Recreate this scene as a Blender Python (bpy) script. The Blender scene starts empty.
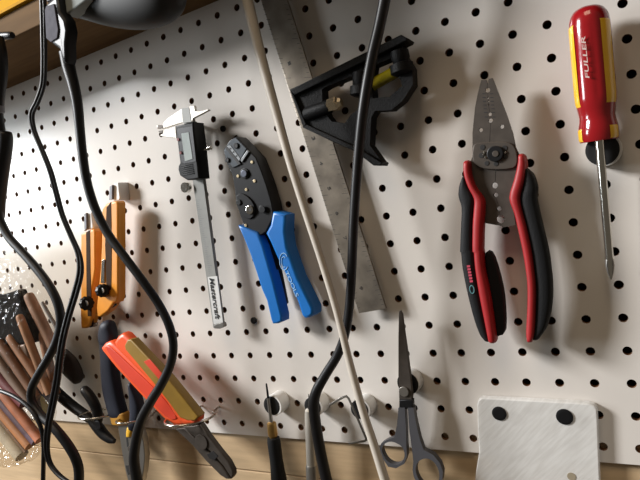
import bpy, bmesh, math, random
from mathutils import Vector as V, Matrix
from mathutils.geometry import delaunay_2d_cdt
random.seed(7)
SC = bpy.context.scene
COL = SC.collection
PI = math.pi

# ------------------------------------------------------------------ camera (solved from the 1-inch hole grid)
F = 551.045
R = [V((0.865284, 0.478969, -0.147895)), V((-0.111597, -0.103572, -0.988342)), V((-0.488702, 0.871700, -0.036168))]
CAM = V((0.037256, -0.466510, -0.121485))

def ray(u, v):
    return R[0] * ((u - 320) / F) + R[1] * ((v - 240) / F) + R[2]

def W(u, v, d):
    """point on the plane d metres in front of the pegboard face (y = -d)"""
    D = ray(u, v)
    return CAM + D * ((-d - CAM.y) / D.y)

def mpp(u, v, d):
    return (W(u, v, d) - CAM).length / F * 0.96

def crop(ox, oy, s):
    return lambda pts: [(ox + x / s, oy + y / s) for x, y in pts]

# ------------------------------------------------------------------ materials
def lin(c):
    return tuple(((x / 255) / 12.92 if x / 255 <= 0.04045 else ((x / 255 + 0.055) / 1.055) ** 2.4) for x in c)

MATS = {}
def mat(name, col, rough=0.5, metal=0.0, var=0.08, scale=60, bump=0.0, bscale=300, spec=0.5, coat=0.0, stretch=None, col2=None):
    if name in MATS: return MATS[name]
    m = bpy.data.materials.new(name); m.use_nodes = True
    nt = m.node_tree; N = nt.nodes; L = nt.links
    b = N['Principled BSDF']
    b.inputs['Roughness'].default_value = rough
    b.inputs['Metallic'].default_value = metal
    b.inputs['Specular IOR Level'].default_value = spec
    b.inputs['Coat Weight'].default_value = coat
    tc = N.new('ShaderNodeTexCoord'); mp = N.new('ShaderNodeMapping')
    if stretch: mp.inputs['Scale'].default_value = stretch
    L.new(tc.outputs['Object'], mp.inputs['Vector'])
    no = N.new('ShaderNodeTexNoise'); no.inputs['Scale'].default_value = scale; no.inputs['Detail'].default_value = 4
    L.new(mp.outputs['Vector'], no.inputs['Vector'])
    rp = N.new('ShaderNodeValToRGB')
    c = lin(col); c2 = lin(col2) if col2 else tuple(x * (1 - 2 * var) for x in c)
    rp.color_ramp.elements[0].position = .3; rp.color_ramp.elements[1].position = .7
    rp.color_ramp.elements[0].color = (*c2, 1); rp.color_ramp.elements[1].color = (*[min(1, x * (1 + (0 if col2 else var))) for x in c], 1)
    L.new(no.outputs['Fac'], rp.inputs['Fac']); L.new(rp.outputs['Color'], b.inputs['Base Color'])
    if bump:
        n2 = N.new('ShaderNodeTexNoise'); n2.inputs['Scale'].default_value = bscale
        L.new(mp.outputs['Vector'], n2.inputs['Vector'])
        bp = N.new('ShaderNodeBump'); bp.inputs['Strength'].default_value = bump; bp.inputs['Distance'].default_value = 0.001
        L.new(n2.outputs['Fac'], bp.inputs['Height']); L.new(bp.outputs['Normal'], b.inputs['Normal'])
    MATS[name] = m
    return m

M = dict(
    board=mat('white_hardboard', (212, 206, 199), .19, var=.03, scale=9),
    board_edge=mat('brown_hardboard_core', (110, 76, 50), .8),
    wood=mat('pale_pine', (190, 163, 127), .6, var=.07, scale=14, stretch=(1, 6, 14), bump=.1, bscale=40),
    shelf=mat('brown_shelf_wood', (104, 80, 52), .85, spec=.15, var=.1, scale=12, stretch=(1, 12, 8)),
    black=mat('black_plastic', (19, 19, 21), .42, var=.05, spec=.3),
    cord=mat('black_rubber_cord', (18, 17, 19), .42, var=.05, spec=.38),
    blackmetal=mat('black_oxide_steel', (20, 20, 22), .42, .1, var=.1, spec=.3),
    castiron=mat('black_wrinkle_paint', (15, 15, 16), .55, var=.1, bump=.4, bscale=900, spec=.18),
    rubber=mat('dark_rubber', (19, 20, 22), .6, var=.06, bump=.2, bscale=800, spec=.25),
    navy=mat('dark_blue_rubber', (26, 29, 42), .55, var=.06, spec=.3),
    red=mat('red_grip', (152, 24, 28), .5, var=.04),
    redacrylic=mat('dark_red_acrylic', (140, 20, 26), .16, var=.03, coat=.6),
    yelacrylic=mat('yellow_acrylic', (226, 176, 44), .2, var=.03, coat=.5),
    blue=mat('bright_blue_plastic', (8, 104, 182), .4, var=.03),
    bluemark=mat('pale_blue_print', (150, 195, 235), .5, var=.02),
    steel=mat('brushed_steel', (168, 164, 158), .34, .9, var=.08, scale=90, stretch=(1, 1, .1)),
    darksteel=mat('dark_grey_steel', (82, 75, 69), .48, .5, var=.1, scale=120),
    rulesteel=mat('worn_ruler_steel', (164, 154, 140), .34, .75, var=.16, scale=50, col2=(122, 114, 104)),
    chrome=mat('chrome', (225, 222, 215), .14, 1.0, var=.02),
    caliper=mat('satin_stainless', (205, 200, 190), .36, .6, var=.04), beam=mat('grey_stainless', (138, 138, 134), .5, .2, var=.05),
    brass=mat('brass', (190, 152, 92), .3, .9, var=.06), nut=mat('pale_plated_nut', (225, 212, 185), .22, .9, var=.06),
    knife=mat('orange_yellow_plastic', (222, 144, 44), .38, var=.04),
    white=mat('white_plastic', (226, 224, 220), .45, var=.02),
    magnet=mat('black_magnet', (30, 29, 30), .5, .2, var=.08),
    gap=mat('dark_gap', (26, 24, 24), .6, var=.05),
    orange=mat('orange_grip', (228, 84, 36), .42, var=.03),
    orangered=mat('red_orange_insert', (206, 62, 36), .45, var=.03),
    olive=mat('olive_yellow_insert', (136, 104, 24), .5, var=.06),
    vial=mat('yellow_green_vial', (140, 128, 24), .15, var=.25, scale=120),
    greycable=mat('light_grey_cable', (188, 180, 168), .45, var=.02),
    greyplastic=mat('grey_plastic', (112, 112, 118), .42, var=.04),
    scissorgrey=mat('slate_grey_plastic', (72, 72, 76), .42, var=.04),
    shell=mat('dark_grey_shell', (20, 20, 19), .6, var=.06),
    lcd=mat('grey_display', (190, 198, 196), .12, var=.03),
    paleface=mat('pale_grey_plate', (150, 156, 154), .85, spec=.1, var=.03),
    ink=mat('black_print', (20, 20, 22), .6, var=.02),
    label=mat('white_label', (206, 206, 204), .5, var=.02),
    pinkmark=mat('pink_print', (190, 70, 90), .5), tealmark=mat('teal_print', (90, 140, 145), .5),
    yellow=mat('yellow_paint', (206, 154, 14), .8, spec=.1, var=.06, scale=12),
    silver=mat('bright_plated_wire', (210, 206, 198), .2, 1.0, var=.03),
    greybadge=mat('grey_badge', (96, 96, 104), .8, spec=.1, var=.1, scale=200),
)

def film_material():
    m = bpy.data.materials.new('crinkled_clear_film'); m.use_nodes = True
    N = m.node_tree.nodes; L = m.node_tree.links; N.clear()
    out = N.new('ShaderNodeOutputMaterial'); mix = N.new('ShaderNodeMixShader'); tr = N.new('ShaderNodeBsdfTransparent'); gl = N.new('ShaderNodeBsdfGlossy')
    df = N.new('ShaderNodeBsdfTranslucent'); mix2 = N.new('ShaderNodeMixShader')
    tr.inputs['Color'].default_value = (.93, .91, .88, 1); gl.inputs['Roughness'].default_value = .16
    tc = N.new('ShaderNodeTexCoord'); vo = N.new('ShaderNodeTexVoronoi'); vo.inputs['Scale'].default_value = 120
    no = N.new('ShaderNodeTexNoise'); no.inputs['Scale'].default_value = 70
    L.new(tc.outputs['Object'], no.inputs['Vector'])
    L.new(tc.outputs['Object'], vo.inputs['Vector'])
    add = N.new('ShaderNodeMath'); add.operation = 'ADD'
    L.new(vo.outputs['Distance'], add.inputs[0]); L.new(no.outputs['Fac'], add.inputs[1])
    bp = N.new('ShaderNodeBump'); bp.inputs['Strength'].default_value = 1; bp.inputs['Distance'].default_value = .0025
    L.new(add.outputs[0], bp.inputs['Height']); L.new(bp.outputs['Normal'], gl.inputs['Normal'])
    lw = N.new('ShaderNodeLayerWeight'); lw.inputs['Blend'].default_value = .25; L.new(bp.outputs['Normal'], lw.inputs['Normal'])
    mr = N.new('ShaderNodeMapRange'); mr.inputs['To Min'].default_value = .02; mr.inputs['To Max'].default_value = .075
    L.new(lw.outputs['Fresnel'], mr.inputs['Value'])
    df.inputs['Color'].default_value = (.8, .78, .75, 1)
    mix2.inputs[0].default_value = .02; L.new(tr.outputs[0], mix2.inputs[1]); L.new(df.outputs[0], mix2.inputs[2])
    L.new(mr.outputs[0], mix.inputs[0]); L.new(mix2.outputs[0], mix.inputs[1]); L.new(gl.outputs[0], mix.inputs[2])
    L.new(mix.outputs[0], out.inputs['Surface'])
    return m
M['film'] = film_material()

def plate_material():
    m = bpy.data.materials.new('frosted_printed_plastic'); m.use_nodes = True
    N = m.node_tree.nodes; L = m.node_tree.links; b = N['Principled BSDF']
    out = N['Material Output']
    tc = N.new('ShaderNodeTexCoord'); mp = N.new('ShaderNodeMapping'); mp.inputs['Rotation'].default_value = (0, math.radians(45), 0)
    mp2 = N.new('ShaderNodeMapping'); mp2.inputs['Scale'].default_value = (1, 1, 9)
    wv = N.new('ShaderNodeTexNoise'); wv.inputs['Scale'].default_value = 45; wv.inputs['Detail'].default_value = 3
    L.new(tc.outputs['Object'], mp.inputs['Vector']); L.new(mp.outputs['Vector'], mp2.inputs['Vector']); L.new(mp2.outputs['Vector'], wv.inputs['Vector'])
    rp = N.new('ShaderNodeValToRGB'); rp.color_ramp.elements[0].color = (*lin((220, 218, 214)), 1); rp.color_ramp.elements[0].position = .35; rp.color_ramp.elements[1].position = .65; rp.color_ramp.elements[1].color = (*lin((236, 235, 232)), 1)
    L.new(wv.outputs['Fac'], rp.inputs['Fac']); L.new(rp.outputs['Color'], b.inputs['Base Color'])
    b.inputs['Roughness'].default_value = .3
    tr = N.new('ShaderNodeBsdfTransparent'); mix = N.new('ShaderNodeMixShader'); mix.inputs[0].default_value = .64
    L.new(tr.outputs[0], mix.inputs[1]); L.new(b.outputs[0], mix.inputs[2]); L.new(mix.outputs[0], out.inputs['Surface'])
    return m
M['plate'] = plate_material()

# ------------------------------------------------------------------ object helpers
def thing(name, label, cat, loc, group=None):
    o = bpy.data.objects.new(name, None); COL.objects.link(o); o.empty_display_size = .01
    o.location = loc; o['label'] = label; o['category'] = cat; o['kind'] = 'thing'
    if group: o['group'] = group
    return o

def world_loc(o):
    p = V((0, 0, 0))
    while o is not None: p = p + o.location; o = o.parent
    return p

def obj(name, bm, m, parent=None, angle=40, label=None):
    """link a bmesh (world coordinates) as one mesh object under parent"""
    bmesh.ops.recalc_face_normals(bm, faces=bm.faces)
    me = bpy.data.meshes.new(name)
    off = world_loc(parent) if parent else V((0, 0, 0))
    bmesh.ops.translate(bm, verts=bm.verts, vec=-off)
    flat = [not f.smooth for f in bm.faces]
    bm.to_mesh(me); bm.free()
    me.set_sharp_from_angle(angle=math.radians(angle))
    for p, fl in zip(me.polygons, flat):
        if fl: p.use_smooth = False
    me.materials.append(m)
    o = bpy.data.objects.new(name, me); COL.objects.link(o)
    if parent: o.parent = parent
    if label: o['label'] = label
    return o

def tag(o, label, cat, group=None, kind='thing'):
    o['label'] = label; o['category'] = cat; o['kind'] = kind
    if group: o['group'] = group
    return o

def smooth_closed(p, n=3):
    out = []; k = len(p)
    for i in range(k):
        a, b, c, d = (V(p[(i + j - 1) % k]) for j in range(4))
        for s in range(n):
            t = s / n
            out.append(.5 * ((2 * b) + (c - a) * t + (2 * a - 5 * b + 4 * c - d) * t * t + (3 * b - a - 3 * c + d) * t ** 3))
    return [tuple(x) for x in out]

def smooth_open(p, n=4):
    p = [V(x) for x in p]
    if len(p) < 3: return p
    q = [2 * p[0] - p[1]] + p + [2 * p[-1] - p[-2]]; out = []
    for i in range(1, len(q) - 2):
        a, b, c, d = q[i - 1:i + 3]
        for s in range(n):
            t = s / n
            out.append(.5 * ((2 * b) + (c - a) * t + (2 * a - 5 * b + 4 * c - d) * t * t + (3 * b - a - 3 * c + d) * t ** 3))
    out.append(p[-1])
    return out

def inset(P, b):
    """offset a closed outline (world points in an xz plane) inwards by b"""
    k = len(P); A = sum(P[i].x * P[(i + 1) % k].z - P[(i + 1) % k].x * P[i].z for i in range(k))
    s = 1 if A > 0 else -1; out = []
    for i in range(k):
        e1 = P[i] - P[i - 1]; e2 = P[(i + 1) % k] - P[i]
        n1 = V((-e1.z, 0, e1.x)) * s; n2 = V((-e2.z, 0, e2.x)) * s
        n1.normalize(); n2.normalize()
        n = n1 + n2
        if n.length < 1e-6: n = n1
        n.normalize(); c = max(.5, n.dot(n1))
        out.append(P[i] + n * (b / c))
    return out

def add_prism(bm, P, thick, bevel=.0008, back_bevel=0):
    P = [V(p) for p in P]
    rings = []
    if bevel > 0:
        for t in (0, 30, 60, 90):
            a = math.radians(t)
            rings.append([p + V((0, bevel * (1 - math.sin(a)), 0)) for p in inset(P, bevel * (1 - math.cos(a)))] if False else
                         [p + V((0, bevel * (1 - math.cos(PI / 2 - a + 0)) , 0)) for p in inset(P, bevel * (1 - math.sin(a)))] if False else
                         [p + V((0, bevel * (1 - math.cos(a)), 0)) for p in inset(P, bevel * (1 - math.sin(a)))])
    else:
        rings.append(list(P))
    rings.append([p + V((0, thick, 0)) for p in P])
    vs = [[bm.verts.new(p) for p in r] for r in rings]
    k = len(P)
    for a, b in zip(vs, vs[1:]):
        for i in range(k):
            f = bm.faces.new((a[i], a[(i + 1) % k], b[(i + 1) % k], b[i])); f.smooth = True
    bm.faces.new(vs[0]); bm.faces.new(vs[-1])
    return bm

def px(pts, d):
    return [W(u, v, d) for u, v in pts]

def prism(pts, d, thick, bevel=.0008, smooth=0):
    if smooth: pts = smooth_closed([(x, y, 0) for x, y in pts], smooth); pts = [(p[0], p[1]) for p in pts]
    return add_prism(bmesh.new(), px(pts, d), thick, bevel)

def prism_holes(pts, holes, d, thick):
    rings = [px(r, d) for r in [pts] + holes]
    vs, es = [], []
    for r in rings:
        b = len(vs); vs += [(p.x, p.z) for p in r]; es += [(b + i, b + (i + 1) % len(r)) for i in range(len(r))]
    ov, oe, of, ovo, _, _ = delaunay_2d_cdt([V(v) for v in vs], es, [], 1, 1e-7)
    def inside(q, r):
        c = False
        for i in range(len(r)):
            a, b = r[i - 1], r[i]
            if (a.z > q[1]) != (b.z > q[1]) and q[0] < (b.x - a.x) * (q[1] - a.z) / (b.z - a.z) + a.x: c = not c
        return c
    bm = bmesh.new()
    f0 = [bm.verts.new((v.x, -d, v.y)) for v in ov]; f1 = [bm.verts.new((v.x, -d + thick, v.y)) for v in ov]
    cnt = {}
    for f in of:
        q = (sum(ov[i].x for i in f) / len(f), sum(ov[i].y for i in f) / len(f))
        if not inside(q, rings[0]) or any(inside(q, r) for r in rings[1:]): continue
        bm.faces.new([f0[i] for i in f]); bm.faces.new([f1[i] for i in reversed(f)])
        for i in range(len(f)):
            e = (f[i], f[(i + 1) % len(f)]); key = tuple(sorted(e)); cnt.setdefault(key, []).append(e)
    for k, l in cnt.items():
        if len(l) == 1:
            a, b = l[0]; f = bm.faces.new((f0[a], f0[b], f1[b], f1[a])); f.smooth = True
    bmesh.ops.delete(bm, geom=[v for v in bm.verts if not v.link_faces], context='VERTS')
    return bm

def ring_verts(bm, C, A, B, n, k):
    out = []
    for i in range(k):
        t = 2 * PI * i / k; c, s = math.cos(t), math.sin(t)
        out.append(bm.verts.new(C + A * (math.copysign(abs(c) ** (2 / n), c)) + B * (math.copysign(abs(s) ** (2 / n), s))))
    return out

def skin(bm, rings, cap=True):
    for a, b in zip(rings, rings[1:]):
        k = len(a)
        for i in range(k):
            f = bm.faces.new((a[i], a[(i + 1) % k], b[(i + 1) % k], b[i])); f.smooth = True
    if cap:
        bm.faces.new(rings[0]); bm.faces.new(rings[-1])
    return bm

def loft(pairs, d, hd, n=2.6, sub=3, cap=(1, 1), k=20):
    """solid swept through pairs of edge pixels (left, right); d = depth of the axis, hd = half depth; n = squareness"""
    st = []
    ds = d if isinstance(d, (list, tuple)) else [d] * len(pairs)
    hs = hd if isinstance(hd, (list, tuple)) else [hd] * len(pairs)
    for ((u0, v0), (u1, v1)), dd, h in zip(pairs, ds, hs):
        a, b = W(u0, v0, dd), W(u1, v1, dd)
        st.append(((a + b) / 2, (b - a) / 2, h))
    Cs = smooth_open([s[0] for s in st], sub); As = smooth_open([s[1] for s in st], sub)
    Hs = [x.x for x in smooth_open([V((s[2], 0, 0)) for s in st], sub)]
    bm = bmesh.new(); rings = []
    def end(i, j, sgn, amount):
        dirn = (Cs[i] - Cs[j]).normalized(); r = min(As[i].length, Hs[i]) * amount
        return [(Cs[i] + dirn * r * math.sin(t), As[i] * (1 - amount * .98 * (1 - math.cos(t))), Hs[i] * (1 - amount * .98 * (1 - math.cos(t)))) for t in (PI / 8, PI / 4, 3 * PI / 8, PI / 2 * .97)]
    seq = list(zip(Cs, As, Hs))
    if cap[0]: seq = list(reversed(end(0, 1, 1, cap[0]))) + seq
    if cap[1]: seq = seq + end(-1, -2, 1, cap[1])
    for C, A, h in seq: rings.append(ring_verts(bm, C, A, V((0, -h, 0)), n, k))
    return skin(bm, rings)

def tube(pts, k=12, sub=5, cap=True):
    """pts = (u, v, depth, width in pixels): a round cable"""
    P = [W(u, v, d) for u, v, d, w in pts]; r = [V((w * .5 * mpp(u, v, d), 0, 0)) for u, v, d, w in pts]
    return wtube(smooth_open(P, sub), [x.x for x in smooth_open(r, sub)], k, cap)

def wtube(P, r, k=12, cap=True, bm=None, flat=None):
    bm = bm or bmesh.new(); rings = []
    if not isinstance(r, (list, tuple)): r = [r] * len(P)
    up = None
    for i, p in enumerate(P):
        t = (P[min(i + 1, len(P) - 1)] - P[max(i - 1, 0)]).normalized()
        if up is None:
            up = V((0, -1, 0)) if abs(t.y) < .8 else V((0, 0, 1))
        n = (up - t * up.dot(t)).normalized(); up = n; b = t.cross(n)
        rings.append(ring_verts(bm, p, b * r[i] * (flat or 1), n * r[i], 2, k))
    return skin(bm, rings, cap)

def lathe(P0, P1, prof, k=32, a0=0, a1=2 * PI, ref=None, flute=None, bm=None):
    """prof = [(t, r)] along P0->P1; angle 0 points to the viewer side (-y)"""
    bm = bm or bmesh.new(); ax = (P1 - P0); t = ax.normalized()
    n = ref or V((0, -1, 0)); n = (n - t * n.dot(t)).normalized(); b = t.cross(n)
    full = a1 - a0 > 2 * PI - .01; rings = []
    for q, r in prof:
        ring = []
        for i in range(k if full else k + 1):
            a = a0 + (a1 - a0) * i / k; rr = r * (flute(a, q) if flute else 1)
            ring.append(bm.verts.new(P0 + ax * q + n * rr * math.cos(a) + b * rr * math.sin(a)))
        rings.append(ring)
    for x, y in zip(rings, rings[1:]):
        m = len(x)
        for i in range(m if full else m - 1):
            f = bm.faces.new((x[i], x[(i + 1) % m], y[(i + 1) % m], y[i])); f.smooth = True
    if full: bm.faces.new(rings[0]); bm.faces.new(rings[-1])
    return bm

def disc(u, v, d, rpx, h, k=24, bev=.15, bm=None):
    """round button on the plane d, h thick towards the viewer, radius in pixels"""
    C = W(u, v, d); r = rpx * mpp(u, v, d)
    return cyl(C, r, h, k, bev, bm)

def cyl(C, r, h, k=24, bev=.15, bm=None):
    return lathe(C, C + V((0, -h, 0)), [(0, r), (1 - bev * .6, r), (1 - bev * .2, r * (1 - bev * .25)), (1, r * (1 - bev * .7))], k, ref=V((1, 0, 0)), bm=bm)

def box(lo, hi, bev=0):
    P = [V((lo[0], lo[1], lo[2])), V((hi[0], lo[1], lo[2])), V((hi[0], lo[1], hi[2])), V((lo[0], lo[1], hi[2]))]
    return add_prism(bmesh.new(), P, hi[1] - lo[1], bev)

def text_bm(s, start, end, d, size_px=None, squash=None, proud=.00025, italic=0.0, cond=1.0, bold=0.0):
    """lettering from pixel start to pixel end, lying on the plane d"""
    cu = bpy.data.curves.new('t', 'FONT'); cu.body = s; cu.size = 1; cu.extrude = .02; cu.offset = bold; cu.shear = italic
    o = bpy.data.objects.new('t', cu); COL.objects.link(o)
    bpy.context.view_layer.update()
    me = bpy.data.meshes.new_from_object(o.evaluated_get(bpy.context.evaluated_depsgraph_get()))
    bpy.data.objects.remove(o); bpy.data.curves.remove(cu)
    bm = bmesh.new(); bm.from_mesh(me); bpy.data.meshes.remove(me)
    x0 = min(v.co.x for v in bm.verts); x1 = max(v.co.x for v in bm.verts)
    a, b = W(*start, d + proud), W(*end, d + proud)
    X = (b - a); wl = X.length; X.normalize(); Y = V((-X.z, 0, X.x))
    sx = wl / (x1 - x0); sy = (size_px * mpp(*start, d) / .72) if size_px else sx
    for v in bm.verts:
        c = v.co.copy(); v.co = a + X * (c.x - x0) * sx + Y * c.y * sy + V((0, -1, 0)) * c.z * .004
    return bm

# ================================================================== the setting
def pegboard():
    bm = bmesh.new(); p = .0254; r = .0034; t = .005
    X0, X1 = -54, 16; ztop = .120; zbot = -.343; nr = 10
    rows = range(-4, 14)
    def vert(x, z): return (bm.verts.new((x, 0, z)), bm.verts.new((x, t, z)))
    def quad(f):
        bm.faces.new([q[0] for q in f]); bm.faces.new([q[1] for q in reversed(f)])
    K = 16
    for row in rows:
        zc = -row * p
        zt = zc + p / 2 if row > -4 else ztop; zb = zc - p / 2 if row < 13 else zbot
        for c in range(X0, X1 + 1):
            xc = c * p; xl, xr = xc - p / 2, xc + p / 2
            inn, outr = [], []
            for i in range(K):
                a = 2 * PI * i / K; inn.append(vert(xc + r * math.cos(a), zc + r * math.sin(a)))
                s = 1 / max(abs(math.cos(a)), abs(math.sin(a)))
                ox, oz = math.cos(a) * s, math.sin(a) * s
                outr.append(vert(xc + ox * p / 2, zc + (oz * (zt - zc) if oz > 0 else oz * (zc - zb))))
            for i in range(K):
                j = (i + 1) % K
                quad([inn[i], outr[i], outr[j], inn[j]])
                f = bm.faces.new((inn[i][0], inn[j][0], inn[j][1], inn[i][1])); f.material_index = 1; f.smooth = True
            if row == 13:
                f = bm.faces.new([outr[q][0] for q in range(10, 15)] + [outr[q][1] for q in range(14, 9, -1)]); f.material_index = 1
    bmesh.ops.remove_doubles(bm, verts=bm.verts, dist=1e-6)
    o = obj('pegboard', bm, M['board'])
    o.data.materials.append(M['board_edge'])
    return o
pb = pegboard()
tag(pb, 'large white perforated hardboard panel that all the tools hang on', 'pegboard')

def structure(name, bm, m):
    o = obj(name, bm, m); o['kind'] = 'structure'; return o
structure('wall_back', box((-1.5, .045, -.75), (.6, .06, .55)), mat('dark_wall_boards', (96, 76, 58), .8))
structure('trim_1', box((-1.5, .0055, -.3862), (.6, .0445, -.318), .001), M['wood'])
structure('trim_2', box((-1.5, .0055, -.70), (.6, .0445, -.3874), .001), M['wood'])

zs = W(0, 17, .0955).z
sh = obj('wooden_shelf', box((-1.45, -.0945, .1155), (.55, .0445, zs), .001), M['shelf'])
tag(sh, 'brown wooden shelf board running above the white pegboard', 'shelf')

# yellow case standing on the shelf
yc = thing('spirit_level', 'long yellow tool lying on the shelf edge at the upper left corner', 'level', (-.7, -.07, zs))
obj('body', box((-1.2, -.0965, zs + .0004), (-.36, -.05, zs + .07), .004), M['yellow'], yc)
obj('edge_rib', box((-1.2, -.0985, zs + .0004), (-.36, -.0967, zs + .004), .0006), mat('pale_yellow_edge', (190, 140, 30), .8, spec=.1), yc)

# ================================================================== magnetic holders
def holder(u, v, rpx, d, label, off=1.3, rim=1.09):
    C = W(u, v, d); r = rpx * mpp(u, v, d)
    h = thing('magnet_holder', label, 'holder', (C.x, -.0004, C.z), 'round magnet holders')
    ro = r * rim; sx = off * mpp(u, v, d)
    bm = bmesh.new()
    C0 = V((C.x + sx, -.0004, C.z))
    lathe(C0, V((C.x + sx, -d, C.z)), [(0, ro), (.93, ro), (.98, ro * .985), (1, ro * .96), (1, r * .8), (.9, r * .79), (.9, r * .3)], 36, ref=V((1, 0, 0)), bm=bm)
    obj('collar', bm, M['white'], h)
    obj('magnet', cyl(V((C.x, -d * .92, C.z)), r * .99, d * .08 + .0004, 32, .3), M['magnet'], h, label='black disc magnet')
    return h
holder(602.3, 150, 14.3, .012, 'white collar with black magnet behind the red screwdriver shaft', 1.2, 1.06)
holder(271.7, 405.7, 9.6, .016, 'white round magnet holder behind the thin black-handled driver')
holder(312.5, 406.5, 9.4, .016, 'white round magnet holder behind the silver rod and thick black cord')
holder(359.5, 409.5, 9.8, .016, 'white round magnet holder behind the bent hex key and pale cable')
holder(407.8, 383.5, 11.2, .012, 'white round magnet holder behind the scissors pivot', .2, 1.04)

# ================================================================== screwdriver
def screwdriver():
    d = .0165
    A = W(587.8, 6.5, .0215); T = W(611.2, 279.5, .0165)
    t = thing('screwdriver', 'red and yellow handled phillips screwdriver held by its shaft on a magnet', 'screwdriver', (W(603, 150, d).x, -.0165, W(603, 150, d).z))
    L = (T - A).length
    def tt(v): return (v - 4) / 275.5
    m = .000655
    def fl(a, q): return 1 - .035 * (0.5 + .5 * math.cos(6 * (a - math.radians(-8)))) ** 6 if .08 < q < .33 else 1
    prof = [(0, .003), (.005, .0072), (.015, .0101), (.03, .0119), (.048, .0129), (.075, .0134), (tt(50), .01345), (tt(92), .0136), (tt(98), .0134), (tt(105), .0124), (tt(112), .0116), (tt(117), .0119), (tt(122), .0128), (tt(126), .0131), (tt(134), .0131), (tt(137), .0124), (tt(137.2), .004)]
    h = obj('handle', lathe(A, T, prof, 72, flute=fl), M['redacrylic'], t)
    for k, c in enumerate((52, 172, 292)):
        a = math.radians(-c)
        bm = lathe(A, T, [(.062, .0131), (.07, .01375), (tt(50), .0138), (tt(90), .01385), (tt(98), .0136), (tt(102), .0128)], 8, a - .36, a + .36)
        obj('stripe', bm, M['yelacrylic'], h, label='yellow stripe')
        bm = lathe(A, T, [(tt(123.5), .0129), (tt(125), .0134), (tt(134), .0134), (tt(136), .0128)], 8, a - .3, a + .3)
        obj('collar_stripe', bm, M['yelacrylic'], h, label='yellow stripe')
    # lettering on the handle front
    bm = text_bm('FULLER', (589.4, 78), (585.0, 36), .0352, 3.4, bold=.012, italic=.15)
    obj('lettering', bm, mat('silver_print', (214, 196, 190), .4), h, label='pale lettering')
    s = lathe(A, T, [(tt(136), .0029), (tt(252), .0029), (tt(258), .0031), (tt(266), .0030), (tt(275), .0018), (1, .0006)], 24)
    sh = obj('shaft', s, M['chrome'], t, label='chrome shaft')
    for k in range(4):
        a = PI / 4 + k * PI / 2
        bm = lathe(A, T, [(tt(257), .0030), (tt(264), .0036), (tt(272), .0026), (tt(279), .0008)], 3, a - .25, a + .25)
        obj('tip_flute', bm, M['steel'], sh)
screwdriver()

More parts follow.
